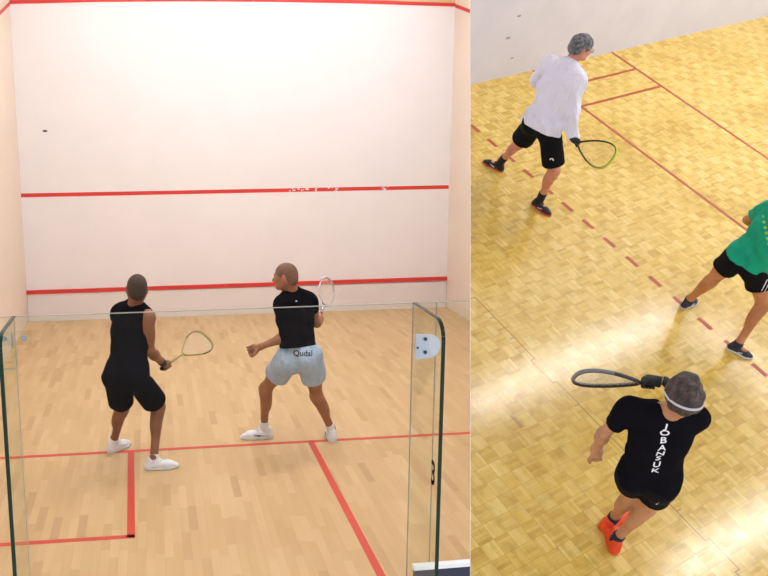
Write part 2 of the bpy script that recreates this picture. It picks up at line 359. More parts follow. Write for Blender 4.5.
def head_prims(c, F, U, w=1.):
    R = np.cross(F, U); ax = np.array([R, F, U]); q = lambda r, f, u: c + R * r + F * f + U * u
    pr = [Ell(q(0, -.012, .022), ax, (.077 * w, .097, .094), .02),
          Ell(q(0, .030, -.035), ax, (.060 * w, .066, .080), .03),
          Cone(q(-.030, .062, -.085), q(.030, .062, -.085), .020, .020, .02),       # chin
          Cone(q(-.045, .020, -.070), q(-.058, -.020, -.040), .022, .020, .02), Cone(q(.045, .020, -.070), q(.058, -.020, -.040), .022, .020, .02),
          Cone(q(-.035, .078, .022), q(.035, .078, .022), .013, .013, .014),        # brow
          Cone(q(0, .090, .010), q(0, .110, -.026), .008, .0125, .008),             # nose
          Cone(q(-.011, .100, -.028), q(.011, .100, -.028), .008, .008, .006),
          Cone(q(-.020, .089, -.052), q(.020, .089, -.052), .0065, .0065, .004), Cone(q(-.017, .088, -.062), q(.017, .088, -.062), .007, .007, .004),
          Cone(q(-.042, .062, -.012), q(-.040, .070, -.03), .020, .018, .02), Cone(q(.042, .062, -.012), q(.040, .070, -.03), .020, .018, .02)]
    for s in (-1, 1):
        pr.append(Ell(q(s * .080 * w, -.012, -.008), np.array([unit(R * s + F * -.35), unit(F * s + R * .35), U]), (.007, .019, .032), .005))
        pr.append(Ell(q(s * .073 * w, -.006, -.02), ax, (.012, .014, .02), .008))
    cuts = [Ell(q(s * .031, .094, .004), ax, (.016, .013, .011), .01) for s in (-1, 1)] + [Cone(q(-.021, .0985, -.057), q(.021, .0985, -.057), .0022, .0022, .001)]
    return pr, cuts
def body_prims(p, g=1.):
    u, r, f = p['u'], p['r'], p['f']; pf, pr_, pu = p['pf'], p['pr'], p['pu']; hm = p['hm']
    T = []
    L = np.linalg.norm(p['nk'] - hm)
    pel = hm + pu * .03; wa = hm + u * L * .36; ch = hm + u * L * .66; uc = hm + u * L * .86
    T.append(Cone(pel - pr_ * .055, pel + pr_ * .055, .108 * g, .108 * g, .05, flat=pf, fs=.88))
    T.append(Cone(pel - pr_ * .045, wa - r * .040, .100 * g, .092 * g, .05, flat=f, fs=.85)); T.append(Cone(pel + pr_ * .045, wa + r * .040, .100 * g, .092 * g, .05, flat=f, fs=.85))
    T.append(Cone(wa - r * .040, ch - r * .065, .092 * g, .100 * g, .05, flat=f, fs=.95)); T.append(Cone(wa + r * .040, ch + r * .065, .092 * g, .100 * g, .05, flat=f, fs=.95))
    sl, sr = p['sL'], p['sR']
    T.append(Cone(ch - r * .065, uc * .45 + sl * .55, .100 * g, .072 * g, .05, flat=f, fs=.95)); T.append(Cone(ch + r * .065, uc * .45 + sr * .55, .100 * g, .072 * g, .05, flat=f, fs=.95))
    T.append(Cone(uc - r * .05, uc + r * .05, .085 * g, .085 * g, .04, flat=f, fs=.9))
    T.append(Cone(p['nk'], sl, .055 * g, .050, .05)); T.append(Cone(p['nk'], sr, .055 * g, .050, .05))
    T.append(Ell(ch + r * .075 - f * .055, np.array([r, f, u]), (.065 * g, .05, .09), .04)); T.append(Ell(ch - r * .075 - f * .055, np.array([r, f, u]), (.065 * g, .05, .09), .04))
    T.append(Ell(ch + r * .06 + f * .06, np.array([r, f, u]), (.07, .045, .06), .03)); T.append(Ell(ch - r * .06 + f * .06, np.array([r, f, u]), (.07, .045, .06), .03))
    for s, h_ in ((-1, p['hL']), (1, p['hR'])):
        T.append(Ell(h_ - pf * .050 + pr_ * s * -.012 - pu * .015, np.array([pr_, pf, pu]), (.088 * g, .085 * g, .095), .04))
    arms = {}; legs = {}
    for s in 'LR':
        S, E, W = p['s' + s], p['e' + s], p['w' + s]
        a = [Cone(S, S + (E - S) * .05, .058 * g, .058 * g, .03), Cone(S, E, .050 * g, .036, .03), Ell(S + (E - S) * .45, frame_axes(E - S), (.047 * g, .047 * g, .10), .03),
             Cone(E, E + (W - E) * .3, .037, .041, .03), Cone(E + (W - E) * .3, W, .041, .025, .03)]
        arms[s] = a
        H, K, A_ = p['h' + s], p['k' + s], p['a' + s]
        dn = unit(A_ - K); back = -unit(np.cross(np.cross(dn, K - (H + A_) / 2 + p['pf'] * .02), dn))
        ax = frame_axes(dn)
        l = [Cone(H, K, .088 * g, .052, .05), Ell(H + (K - H) * .35 + p['pf'] * .015, frame_axes(K - H), (.078 * g, .078 * g, .17), .04),
             Cone(K, K + (A_ - K) * .12, .051, .049, .03), Cone(K, A_, .045, .032, .04), Ell(K + (A_ - K) * .30 + back * .020, ax, (.047, .049, .115), .03),
             Cone(A_ + V(0, 0, .02), A_ - V(0, 0, .03), .033, .035, .02)]
        legs[s] = l
    return T, arms, legs
def frame_axes(d):
    d = unit(d); a = unit(np.cross(d, V(.13, .97, .21))); return np.array([a, np.cross(d, a), d])
def shoe(P0, yaw, pitch, up_m, sole_m, lace_m, parent, base, sc=1., name='shoe', mark=None, collar=None):
    """P0 = point under the ankle on the ground; yaw = toe direction; pitch = heel lift"""
    F = unit(V(math.cos(yaw), math.sin(yaw), 0)); U = V(0, 0, 1.)
    if pitch:
        c, s = math.cos(pitch), math.sin(pitch); F2 = F * c - U * s; U = U * c + F * s; F = F2
    R = np.cross(F, U); O = P0 + V(0, 0, 0)
    if pitch: O = O + (V(0, 0, .17 * sc * math.sin(pitch)))
    q = lambda f, r, u: O + (F * f + R * r + U * u) * sc
    up = [Cone(q(-.045, 0, .035), q(.02, 0, .045), .036 * sc, .040 * sc, .03), Cone(q(.02, 0, .045), q(.12, .004, .036), .040 * sc, .042 * sc, .03, flat=U, fs=.85),
          Cone(q(.12, .004, .034), q(.175, 0, .028), .044 * sc, .034 * sc, .03, flat=U, fs=.62), Cone(q(-.045, 0, .035), q(-.03, 0, .085), .034 * sc, .033 * sc, .02),
          Cone(q(-.03, 0, .08), q(.03, 0, .075), .032 * sc, .032 * sc, .02)]
    o = implicit(name, up, up_m, base, h=.0055, clips=[(q(0, 0, .008), -U)], cuts=[Cone(q(-.008, 0, .10), q(-.004, 0, .075), .030 * sc, .028 * sc)], parent=parent)
    so = [Cone(q(-.045, 0, .012), q(.03, .002, .012), .040 * sc, .038 * sc, .03), Cone(q(.03, .002, .012), q(.12, .005, .012), .038 * sc, .050 * sc, .03), Cone(q(.12, .005, .012), q(.185, 0, .016), .050 * sc, .034 * sc, .03)]
    implicit('sole', so, sole_m, base, h=.0055, clips=[(q(0, 0, .024), U), (q(0, 0, 0), -U)], parent=o)
    bm = bmesh.new()
    for i in range(4):
        f0 = .045 + i * .022; hgt = .086 - i * .008
        tube(bm, [q(f0, -.026, hgt - .012) - base, q(f0 + .006, 0, hgt + .0) - base, q(f0 + .012, .026, hgt - .012) - base], .0035 * sc, 6)
    for s in (-1, 1): tube(bm, [q(.05, 0, .088) - base, q(.045, .018 * s, .094) - base, q(.060, .03 * s, .080) - base], .0028 * sc, 6)
    from_bm(bm, 'laces', lace_m, True, parent=o)
    if mark:
        for s in (-1, 1):
            bm = bmesh.new(); pts = [(.00, .030), (.02, .044), (.045, .036), (.075, .046), (.10, .052)]
            wd = [.002, .005, .007, .004, .0015]
            tube(bm, [q(a, s * (.043 + .004 * (a > .05)), b) - base for a, b in pts], [w_ * sc for w_ in wd], 6)
            from_bm(bm, 'side_mark', mark, True, parent=o)
    return o
def conform(obj, polys, origin, X, Y, N_, m, name, parent, lift=.0015, depth=.12):
    """lay flat 2-D polygons on the surface of obj: each polygon a list of (x, y)"""
    bvh = BVHTree.FromPolygons([v.co[:] for v in obj.data.vertices], [p.vertices[:] for p in obj.data.polygons])
    bm = bmesh.new()
    for poly in polys:
        try: bm.faces.new([bm.verts.new((x, y, 0)) for x, y in poly])
        except ValueError: pass
    bmesh.ops.triangulate(bm, faces=bm.faces)
    bmesh.ops.subdivide_edges(bm, edges=[e for e in bm.edges if e.calc_length() > .012], cuts=2, use_grid_fill=True)
    for v in bm.verts:
        p = Vector(origin + X * v.co.x + Y * v.co.y); h = bvh.ray_cast(p + Vector(N_) * depth, -Vector(N_), depth * 2)
        v.co = (h[0] + Vector(N_) * lift) if h[0] else p
    me = bpy.data.meshes.new(name); bm.to_mesh(me); bm.free()
    o = new_obj(name, me, m, parent=parent); return o
def text_polys(txt, size):
    cu = bpy.data.curves.new('t', 'FONT'); cu.body = txt; cu.size = size; cu.align_x = 'CENTER'; cu.align_y = 'CENTER'; cu.resolution_u = 3; cu.offset = size * .02
    o = bpy.data.objects.new('t', cu); C.objects.link(o); dg = bpy.context.evaluated_depsgraph_get(); me = bpy.data.meshes.new_from_object(o.evaluated_get(dg))
    ps = [[(me.vertices[i].co.x, me.vertices[i].co.y) for i in p.vertices] for p in me.polygons]
    C.objects.unlink(o); bpy.data.objects.remove(o); bpy.data.curves.remove(cu); bpy.data.meshes.remove(me); return ps

def person(cfg):
    p = frame(cfg['pose']); base = V((p['aL'][0] + p['aR'][0]) / 2, (p['aL'][1] + p['aR'][1]) / 2, 0)
    g = cfg.get('girth', 1.); T, arms, legs = body_prims(p, g)
    hc = p['hd']; F = unit(cfg['look']); U0 = unit(cfg.get('hup', tuple(p['u'] * .5 + V(0, 0, .5)))); U = unit(U0 - F * (U0 @ F))
    hp, hcut = head_prims(hc, F, U)
    neck = [Cone(p['nk'] - p['u'] * .02, hc - U * .045 - F * .02, .058, .056, .03)]
    hands = {}
    for s in 'LR':
        W = p['w' + s]; E = p['e' + s]; fw = unit(W - E); hcfg = cfg.get('hand' + s)
        if hcfg: hands[s] = hand(W, *hcfg)
        else:
            axd = unit(np.cross(fw, p['r'] + V(.01, .02, .03))); hands[s] = hand(W, W + fw * .085 * cfg.get('fist', 1.), axd, .017 * cfg.get('fist', 1.), 1 if s == 'R' else -1, 1.12 * cfg.get('fist', 1.))
    prims = T + neck + hp + [q for s in 'LR' for q in arms[s] + legs[s] + hands[s]]
    feet = cfg['feet']
    for s in 'LR':
        yaw = feet[s][0]; A_ = p['a' + s]; fd = V(math.cos(yaw), math.sin(yaw), 0)
        prims.append(Cone(A_ - V(0, 0, .045), A_ + fd * .08 - V(0, 0, .055), .026, .022, .02))
    M = cfg['M'] @ Matrix.Translation(Vector(base))
    body = implicit('person', prims, cfg['skin'], base, h=.0068, cuts=hcut, matrix=M, label=cfg['label'], category='person')
    q = lambda r, f, u: hc + np.cross(F, U) * r + F * f + U * u
    # eyes
    for s in (-1, 1):
        bm = bmesh.new(); bmesh.ops.create_icosphere(bm, subdivisions=2, radius=.0115); bmesh.ops.translate(bm, vec=Vector(q(s * .031, .080, .004) - base), verts=bm.verts)
        e = from_bm(bm, 'eye', MT['eye_white'], True, parent=body)
        bm = bmesh.new(); bmesh.ops.create_icosphere(bm, subdivisions=2, radius=.0055); bmesh.ops.translate(bm, vec=Vector(q(s * .031, .0872, .004) - base), verts=bm.verts)
        from_bm(bm, 'iris', MT['iris'], True, parent=e)
    # hair
    hr = cfg['hair']; R = np.cross(F, U); ax = np.array([R, F, U])
    cl = (q(0, .0, hr.get('line', -.045)), unit(-U + F * hr.get('slope', .85)))
    th = hr['thick']
    hair = implicit('hair', [Ell(q(0, -.012, .022), ax, (.077 + th, .097 + th, .094 + th), .02), Ell(q(0, -.045, -.03), ax, (.062 + th * .5, .058 + th, .06), .03)], hr['mat'], base, h=.006,
                    clips=[cl], wr=(hr.get('seed', 1), hr.get('rough', .003), hr.get('freq', 110.), tuple(R * .8 + F * .2)), cuts=[Ell(q(s * .088, -.006, -.012), ax, (.022, .022, .030), .01) for s in (-1, 1)], parent=body)
    # shirt
    sh = cfg['shirt']; e = sh.get('ease', .014); tp = [t.grow(e) for t in T]
    L = np.linalg.norm(p['nk'] - p['hm']); u = p['u']
    tp.append(Cone(p['hm'] - p['r'] * .05 + u * L * sh.get('tail', .0) - p['pf'] * .01, p['hm'] + u * L * .5 - p['r'] * .06, sh.get('hemr', .125) * g, .112 * g, .05, flat=p['f'], fs=.9)); tp.append(Cone(p['hm'] + p['r'] * .05 + u * L * sh.get('tail', .0) - p['pf'] * .01, p['hm'] + u * L * .5 + p['r'] * .06, sh.get('hemr', .125) * g, .112 * g, .05, flat=p['f'], fs=.9))
    cuts = [Cone(p['nk'] + u * .00, hc, .056, .072), Cone(p['nk'] + p['f'] * .03 + u * .01, p['nk'] + p['f'] * .05 + u * .09, .06, .07)]
    clips = [(p['hm'] + u * sh.get('hem', -.02), -unit(u * .6 + p['pu'] * .4))]
    for s in 'LR':
        S, E, W = p['s' + s], p['e' + s], p['w' + s]; fr = sh.get('sleeve', .55); fx = sh.get('sleeve' + s, fr)
        d = unit(E - S)
        if fx <= 0:      # sleeveless: an arm hole cut round the shoulder
            out = p['r'] * (1 if s == 'R' else -1)
            cuts.append(Cone(S + out * .045 + u * .01, S + out * .045 - u * .11 , .066, .062)); cuts.append(Cone(S + out * .10 - d * .0, S + d * .2 + out * .09, .095, .08)); continue
        if fx <= 1:
            c = S + (E - S) * fx
            tp.append(Cone(S, E, .066 * g, .060 * g, .04, clips=[(c, d)])); tp.append(Cone(S - p['r'] * (.02 if s == 'R' else -.02), S + d * .03, .070, .070, .05))
            cuts.append(Cone(c - d * .03, c + d * .06, .050 * g, .052 * g))
        else:
            d2 = unit(W - E); c = E + (W - E) * .97
            tp += [Cone(S, E, .068, .060, .04), Cone(E, W, .060, .040, .03, clips=[(c, d2)]), Cone(S - p['r'] * (.02 if s == 'R' else -.02), S + d * .03, .070, .070, .05)]
            cuts.append(Cone(c - d2 * .02, c + d2 * .06, .031, .032))
    shirt = implicit('shirt', tp + ([] if sh.get('tucked') else [Cone(p['h' + s] + p['pu'] * .06, p['h' + s] - p['pu'] * .04 + (p['k' + s] - p['h' + s]) * .06, sh.get('hipr', .088) * g, sh.get('hipr', .088) * g + .004, .05) for s in 'LR']), sh['mat'], base, h=.007, cuts=cuts, clips=clips, wr=(sh.get('seed', 3), sh.get('wamp', .0035), sh.get('wf', 42.)) + ((tuple(sh['wdir']),) if 'wdir' in sh else ()), parent=body)
    # shorts
    so = cfg['shorts']; sp = [T[0].grow(.016), T[1].grow(.014), T[2].grow(.014)] + [t.grow(.014) for t in T[-2:]]; cuts = []
    for s in 'LR':
        H, K = p['h' + s], p['k' + s]; d = unit(K - H); fx = so.get('len' + s, so['len']); c = H + (K - H) * fx
        sp.append(Cone(H, K, so.get('hipr', .092) * g, so.get('flare', .092), .05, clips=[(c, d)])); sp.append(Cone(H - p['pf'] * .035, K, .086 * g, so.get('flare', .092) - .01, .05, clips=[(c, d)]))
        cuts.append(Cone(c - d * .04, c + d * .12, so.get('flare', .092) - .014 + .008, so.get('flare', .092) - .012))
    shorts = implicit('shorts', sp, so['mat'], base, h=.007, cuts=cuts, clips=[(p['hm'] + p['pu'] * so.get('top', .10), p['pu'])], wr=(so.get('seed', 5), so.get('wamp', .004), 36., tuple(p['pu'] * .3 + p['pr'])), parent=body)
    # shoes and socks
    for s in 'LR':
        yaw, pitch, lift = (list(feet[s]) + [0, 0])[:3]; A_ = p['a' + s]
        sk = cfg['sock']; dn = unit(p['k' + s] - A_)
        implicit('sock', [Cone(A_ - V(0, 0, .03), A_ + dn * sk[1], .041, .042, .02)], sk[0], base, h=.006, clips=[(A_ + dn * sk[1], dn)], parent=body)
        shoe(V(A_[0], A_[1], lift) , yaw, pitch, *cfg['shoe'], parent=body, base=base, sc=cfg.get('foot', 1.), mark=cfg.get('shoemark'))
    return body, shirt, shorts, p, base, (hc, F, U)

# ------------------------------------------------------------------ rackets
def racket(name_label, consts, L, head_l, head_w, M, frame_m, grip_m, string_m, tip_m, shape='oval', fr=.0085, kind='racket'):
    butt, ax, side = [np.array(c, float) for c in consts]; ax = unit(ax); side = unit(side - ax * (side @ ax)); n = np.cross(ax, side)
    P = lambda a, b, c=0.: ax * a + side * b + n * c
    root = new_obj('racket', None, matrix=M @ Matrix.Translation(Vector(butt)), label=name_label, category='racket'); root.empty_display_size = .1
    h0 = L - head_l
    def outline(t):     # t 0..1 from throat round the tip back to the throat
        th = 2 * math.pi * t
        if shape == 'oval': a = h0 + head_l / 2 - head_l / 2 * math.cos(th); b = head_w / 2 * math.sin(th) * (1 - .10 * math.cos(th)); return a, b
        a = h0 + head_l / 2 * (1 - math.cos(th)); k = (1 - math.cos(th)) / 2
        b = math.copysign(head_w / 2 * abs(math.sin(th)) ** (.75) * (.30 + .98 * k ** .8) , math.sin(th)); return a, b
    N_ = 64; pts = [outline(i / N_) for i in range(N_)]
    wb = max(abs(b) for a, b in pts); pts = [(a, b * head_w / 2 / wb) for a, b in pts]
    bm = bmesh.new(); tube(bm, [P(a, b) for a, b in pts], fr, 8, closed=True, flat=(n, 1.5)); fo = from_bm(bm, 'frame', frame_m, True, parent=root)
    bm = bmesh.new(); k0, k1 = int(N_ * (.32 if shape == 'oval' else .24)), int(N_ * (.68 if shape == 'oval' else .76)); tube(bm, [P(a, b) + unit(P(a - h0 - head_l / 2, b)) * .004 for a, b in pts[k0:k1 + 1]], fr * .85, 8, flat=(n, 1.7)); from_bm(bm, 'bumper', tip_m, True, parent=fo)
    bm = bmesh.new()
    g1 = .17 if shape == 'oval' else .12
    if shape == 'oval':
        tube(bm, [P(g1, 0), P(h0 - .10, 0)], .0085, 8)
        for s in (-1, 1): tube(bm, [P(h0 - .11, 0), P(h0 - .05, s * .012), P(pts[5][0], s * abs(pts[5][1]))], .0075, 8)
    else: tube(bm, [P(g1, 0), P(h0 + .01, 0)], .010, 8)
    from_bm(bm, 'throat', frame_m, True, parent=root)
    bm = bmesh.new(); tube(bm, [P(0, 0), P(.006, 0), P(.012, 0), P(.03, 0), P(g1 - .01, 0), P(g1, 0)], [.015, .0185, .0175, .0150, .0145, .0120], 8); from_bm(bm, 'grip', grip_m, True, parent=root)
    bm = bmesh.new()
    def half(a):        # half width of the head at a
        up = pts[:N_ // 2 + 1]
        for i in range(N_ // 2):
            if up[i][0] <= a <= up[i + 1][0]:
                t = (a - up[i][0]) / (up[i + 1][0] - up[i][0] + 1e-9); return abs(up[i][1] + (up[i + 1][1] - up[i][1]) * t)
        return 0
    m = 18
    for i in range(1, m):
        a = h0 + head_l * i / m; b = half(a)
        if b > .01: tube(bm, [P(a, -b), P(a, b)], .0009, 4)
    for j in range(-7, 8):
        b = head_w / 2 * j / 8; aa = [h0 + head_l * i / 120 for i in range(121)]; ok = [a for a in aa if half(a) > abs(b)]
        if len(ok) > 2: tube(bm, [P(ok[0], b, .001), P(ok[-1], b, .001)], .0009, 4)
    from_bm(bm, 'strings', string_m, False, parent=root)
    return root
# ------------------------------------------------------------------ tuning
STRIP = [(190, 156, 114), (202, 168, 124), (207, 173, 130), (213, 181, 139)]
PARQ = [(196, 162, 76), (217, 186, 99), (234, 210, 135)]
W_LAMP_1, W_LAMP_2 = 19.0, 30.0
WORLD = .64

sk = lambda n, c, c2: mat(n, srgb(*c), .55, .35, col2=srgb(*c2), nscale=9, bump=.15, bscale=90)
MT = dict(
    plaster=mat('court_plaster', srgb(230, 227, 229), .55, .25, noise=.012, nscale=2.5),
    plaster_side=mat('side_wall_plaster', srgb(228, 214, 200), .6, .2, noise=.015, nscale=2),
    plaster_far=mat('court_plaster_scuffed', srgb(214, 212, 222), .55, .3, noise=.03, nscale=2.2),
    tan=mat('tan_panel', srgb(205, 178, 140), .6), tinw=mat('tin_sheet', srgb(222, 216, 216), .5),
    red=mat('red_line_paint', srgb(204, 62, 44), .5), red_wall=mat('red_wall_paint', srgb(208, 52, 44), .5), red2=mat('worn_red_paint', srgb(168, 74, 44), .5, noise=.12, nscale=14),
    fleck=mat('chipped_paint', srgb(235, 225, 215), .6), scuff=mat('rubber_scuff', srgb(70, 66, 74), .7), scuff2=mat('light_scuff', srgb(165, 155, 160), .7),
    glass=glass_mat(), edge=mat('glass_edge_grey', srgb(150, 150, 138), .3, .3), edge_dark=mat('polished_glass_edge', srgb(18, 46, 34), .3, .2),
    steel=mat('brushed_steel', srgb(150, 155, 170), .28, .5, metal=.85), pale=mat('anodised_plate', srgb(196, 202, 222), .4, .5, metal=.1), dark=mat('dark_bolt', srgb(70, 66, 62), .35, .5, metal=.6),
    black=mat('black_paint', srgb(22, 20, 20), .5), navy=mat('navy_panel', srgb(34, 34, 62), .5), white=mat('white_paint', srgb(235, 235, 240), .5),
    lamp1=mat('lamp_diffuser', (1, 1, 1), .5, emit=((1, .985, .97), W_LAMP_1)), lamp2=mat('tube_diffuser', (1, 1, 1), .5, emit=((1, .985, .96), W_LAMP_2)),
    housing=mat('lamp_housing', srgb(225, 225, 225), .5),
    eye_white=mat('eye_white', srgb(230, 226, 220), .3), iris=mat('iris', srgb(50, 34, 24), .2),
    skinA=sk('skin_brown', (128, 84, 62), (146, 98, 74)), skinB=sk('skin_tan', (146, 98, 70), (168, 116, 86)), skinC=sk('skin_ruddy', (196, 128, 104), (214, 150, 124)),
    skinD=sk('skin_olive', (180, 126, 90), (200, 146, 108)), skinE=sk('skin_warm', (178, 118, 78), (200, 138, 96)),
    hairA=mat('close_cropped_hair', srgb(60, 46, 40), .8, bump=.4, bscale=160), hairB=mat('shaved_stubble', srgb(92, 66, 54), .75, col2=srgb(118, 84, 66), nscale=12, bump=.3, bscale=160),
    hairC=mat('grey_hair', srgb(46, 46, 52), .6, col2=srgb(128, 126, 132), nscale=34, bump=.7, bscale=70, stretch=(1, 1, 1)),
    hairD=mat('dark_brown_hair', srgb(34, 26, 26), .55, col2=srgb(86, 66, 56), nscale=26, bump=.8, bscale=60, stretch=(1, 1, 1)),
    blk1=mat('black_jersey', srgb(20, 19, 24), 1., .04, bump=.3, bscale=5, bdist=.02, stretch=(1.6, 1.6, .8)), blk2=mat('black_polyester', srgb(18, 18, 22), .9, .12, bump=.12, bscale=10), blk3=mat('black_shorts_cloth', srgb(18, 17, 21), 1., .04, bump=.12, bscale=10),
    blue=mat('pale_blue_cotton', srgb(168, 186, 212), .8, .2, noise=.06, nscale=10, bump=1., bscale=7, bdist=.05, stretch=(1.8, 1.8, .8)), whitec=mat('white_cotton', srgb(226, 225, 240), .85, .2, bump=1., bscale=7, bdist=.06, stretch=(1.6, 1.6, .7)),
    green=mat('green_jersey', srgb(0, 158, 124), .7, .3, noise=.07, nscale=8, bump=1., bscale=6, bdist=.05, stretch=(1.5, 1.5, .8)), lime=mat('lime_print', srgb(150, 200, 60), .7),
    shoe_w=mat('white_shoe_leather', srgb(225, 226, 236), .5, noise=.05, nscale=22), sole_w=mat('white_rubber', srgb(215, 215, 222), .6), lace_w=mat('white_lace', srgb(235, 235, 240), .7), lace_g=mat('grey_lace', srgb(150, 152, 165), .7),
    shoe_b=mat('black_mesh_shoe', srgb(26, 22, 28), .65, noise=.3, nscale=30), sole_r=mat('red_rubber', srgb(190, 66, 60), .6), lace_r=mat('pink_red_lace', srgb(190, 90, 100), .7),
    shoe_o=mat('orange_shoe', srgb(235, 72, 24), .5, noise=.14, nscale=18), sole_o=mat('orange_rubber', srgb(222, 92, 30), .6), lace_o=mat('pink_orange_lace', srgb(236, 90, 84), .7),
    shoe_n=mat('navy_knit_shoe', srgb(44, 42, 58), .65, noise=.35, nscale=34), sock_w=mat('white_sock', srgb(225, 224, 230), .9), sock_b=mat('black_sock', srgb(20, 20, 24), .9), sock_n=mat('navy_ankle_sock', srgb(36, 38, 62), .9),
    grip=mat('dark_grip_tape', srgb(26, 24, 26), .8), strings=mat('pale_strings', srgb(215, 205, 190), .5), stringd=mat('gold_strings', srgb(205, 185, 120), .5),
    fr_y=mat('yellow_grey_frame', srgb(160, 150, 92), .35), fr_dk=mat('dark_plum_frame', srgb(84, 62, 66), .35), fr_s=mat('silver_frame', srgb(168, 160, 168), .3, metal=.3), fr_l=mat('lime_frame', srgb(188, 200, 44), .35),
    fr_k=mat('black_frame', srgb(36, 38, 34), .35), fr_g=mat('grey_frame', srgb(120, 122, 128), .35), glovek=mat('black_glove', srgb(20, 20, 28), .6, bump=.3, bscale=60), lens=mat('glasses_frame', srgb(60, 56, 60), .2, .8),
    band=mat('white_headband', srgb(200, 196, 206), .8),
)
MT['floor1'] = strip_floor(); MT['floor2'] = parquet_floor()

# ------------------------------------------------------------------ the squash court
W_, D_, H_ = 6.356, 9.75, 5.65
def slab(name, lo, hi, m, M=M1, cut=None, kind='structure', parent=None, **kw):
    bm = bmesh.new(); add_box(bm, lo, hi)
    if cut is not None: clip(bm, cut[0], cut[1], M)
    return from_bm(bm, name, m, matrix=None if parent else M, parent=parent, kind=kind, **kw)
LC = (N_L, True); RC = (N_R, False)
floor = slab('floor', (0, 0, -.06), (W_, D_, 0), MT['floor1'], cut=LC)
wall_front = slab('wall_front', (0, D_, 0), (W_ + .2, D_ + .15, H_), MT['plaster'], cut=LC)
wall_left = slab('wall_left', (-.15, -.02, 0), (0, D_ + .15, H_), MT['plaster_side'])
wall_right = slab('wall_right', (W_, 8.2, 0), (W_ + .15, D_, H_), MT['plaster_side'], cut=LC)
ceiling = slab('ceiling', (-.15, 0, H_), (W_ + .2, D_ + .15, H_ + .1), MT['plaster'], cut=LC)
# partition between the two courts
def plane_x(n, y, z): return CAM[0] - (n[1] * (y - CAM[1]) + n[2] * (z - CAM[2])) / n[0]
bm = bmesh.new(); vs = []
for n in (N_L, N_R):
    for y, z in ((-.03, -1.3), (9.10, -1.3), (9.10, H_), (-.03, H_)): vs.append(bm.verts.new((plane_x(n, y, z), y, z)))
for f_ in ((0, 1, 2, 3), (7, 6, 5, 4), (0, 4, 5, 1), (1, 5, 6, 2), (2, 6, 7, 3), (3, 7, 4, 0)): bm.faces.new([vs[i] for i in f_])
from_bm(bm, 'wall_partition', MT['plaster'], kind='structure')

# painted lines (children of the surface they are painted on)
def strip_between(name, a, b, w, m, parent, nrm=(0, 0, 1), th=.002, M=M1, cut=None):
    a, b, nrm = np.array(a, float), np.array(b, float), np.array(nrm, float)
    s = unit(np.cross(unit(b - a), nrm)) * w / 2; bm = bmesh.new()
    prism(bm, [a - s, b - s, b + s, a + s], nrm * th)
    if cut is not None: clip(bm, cut[0], cut[1], M)
    return from_bm(bm, name, m, parent=parent)
strip_between('short_line', (0, 4.27, 0), (5.2, 4.235, 0), .05, MT['red'], floor, cut=LC)
strip_between('service_box_line', (0, 2.655, 0), (1.66, 2.63, 0), .05, MT['red'], floor)
strip_between('service_box_line', (1.60, 4.23, 0), (1.635, 2.615, 0), .055, MT['red'], floor)
strip_between('half_court_line', (3.19, 4.24, 0), (3.205, .3, 0), .055, MT['red'], floor)
strip_between('service_line', (-.0, D_, 1.842), (6.34, D_, 1.870), .055, MT['red_wall'], wall_front, (0, -1, 0))
tin = slab('tin', (.012, D_ - .022, 0), (6.33, D_, .41), MT['tinw'], kind=None, parent=wall_front)
strip_between('tin_band', (-.0, D_ - .004, .437), (6.35, D_ - .004, .457), .055, MT['red_wall'], wall_front, (0, -1, 0), th=.03)
bm = bmesh.new()
pts = [(0, 4.485), (1.2, 4.530), (2.4, 4.556), (3.6, 4.566), (4.9, 4.562), (6.355, 4.540)]
for (x0, z0), (x1, z1) in zip(pts, pts[1:]): prism(bm, [(x0, D_ - .002, z0 - .025), (x1, D_ - .002, z1 - .025), (x1, D_ - .002, z1 + .025), (x0, D_ - .002, z0 + .025)], (0, -.004, 0))
from_bm(bm, 'out_line', MT['red_wall'], parent=wall_front)
bm = bmesh.new()
for (x0, z0), (x1, z1) in zip(pts, pts[1:]): prism(bm, [(x0, D_, z0 + .025), (x1, D_, z1 + .025), (x1, D_, H_ - .01), (x0, D_, H_ - .01)], (0, -.003, 0))
from_bm(bm, 'upper_panel', MT['tan'], parent=wall_front)
strip_between('side_out_line', (0, D_, 4.47), (0, 1.0, 2.12), .05, MT['red_wall'], wall_left, (1, 0, 0))
strip_between('side_out_line', (W_, D_, 4.53), (W_, 8.4, 4.18), .05, MT['red_wall'], wall_right, (-1, 0, 0), cut=LC)
bm = bmesh.new(); rnd = random.Random(4)
for x in [3.9, 3.94, 3.99, 4.06, 4.12, 4.3, 4.5, 4.57, 5.28, 5.31, 5.36]:
    for _ in range(2):
        cx, cz, r_ = x + rnd.uniform(-.03, .03), 1.845 + (x / 6.34) * .028 + rnd.uniform(-.02, .03), rnd.uniform(.006, .018)
        prism(bm, [(cx + r_ * 1.6 * math.cos(t) * rnd.uniform(.6, 1.2), D_ - .003, cz + r_ * math.sin(t) * rnd.uniform(.6, 1.2)) for t in [k * math.pi / 3.5 for k in range(7)]], (0, -.002, 0))
from_bm(bm, 'paint_chips', MT['fleck'], parent=wall_front)
bm = bmesh.new(); prism(bm, [(.38 + .035 * math.cos(t), D_ - .001, 2.745 + .016 * math.sin(t)) for t in [k * math.pi / 6 for k in range(12)]], (0, -.003, 0)); from_bm(bm, 'ball_mark', MT['scuff'], parent=wall_front)

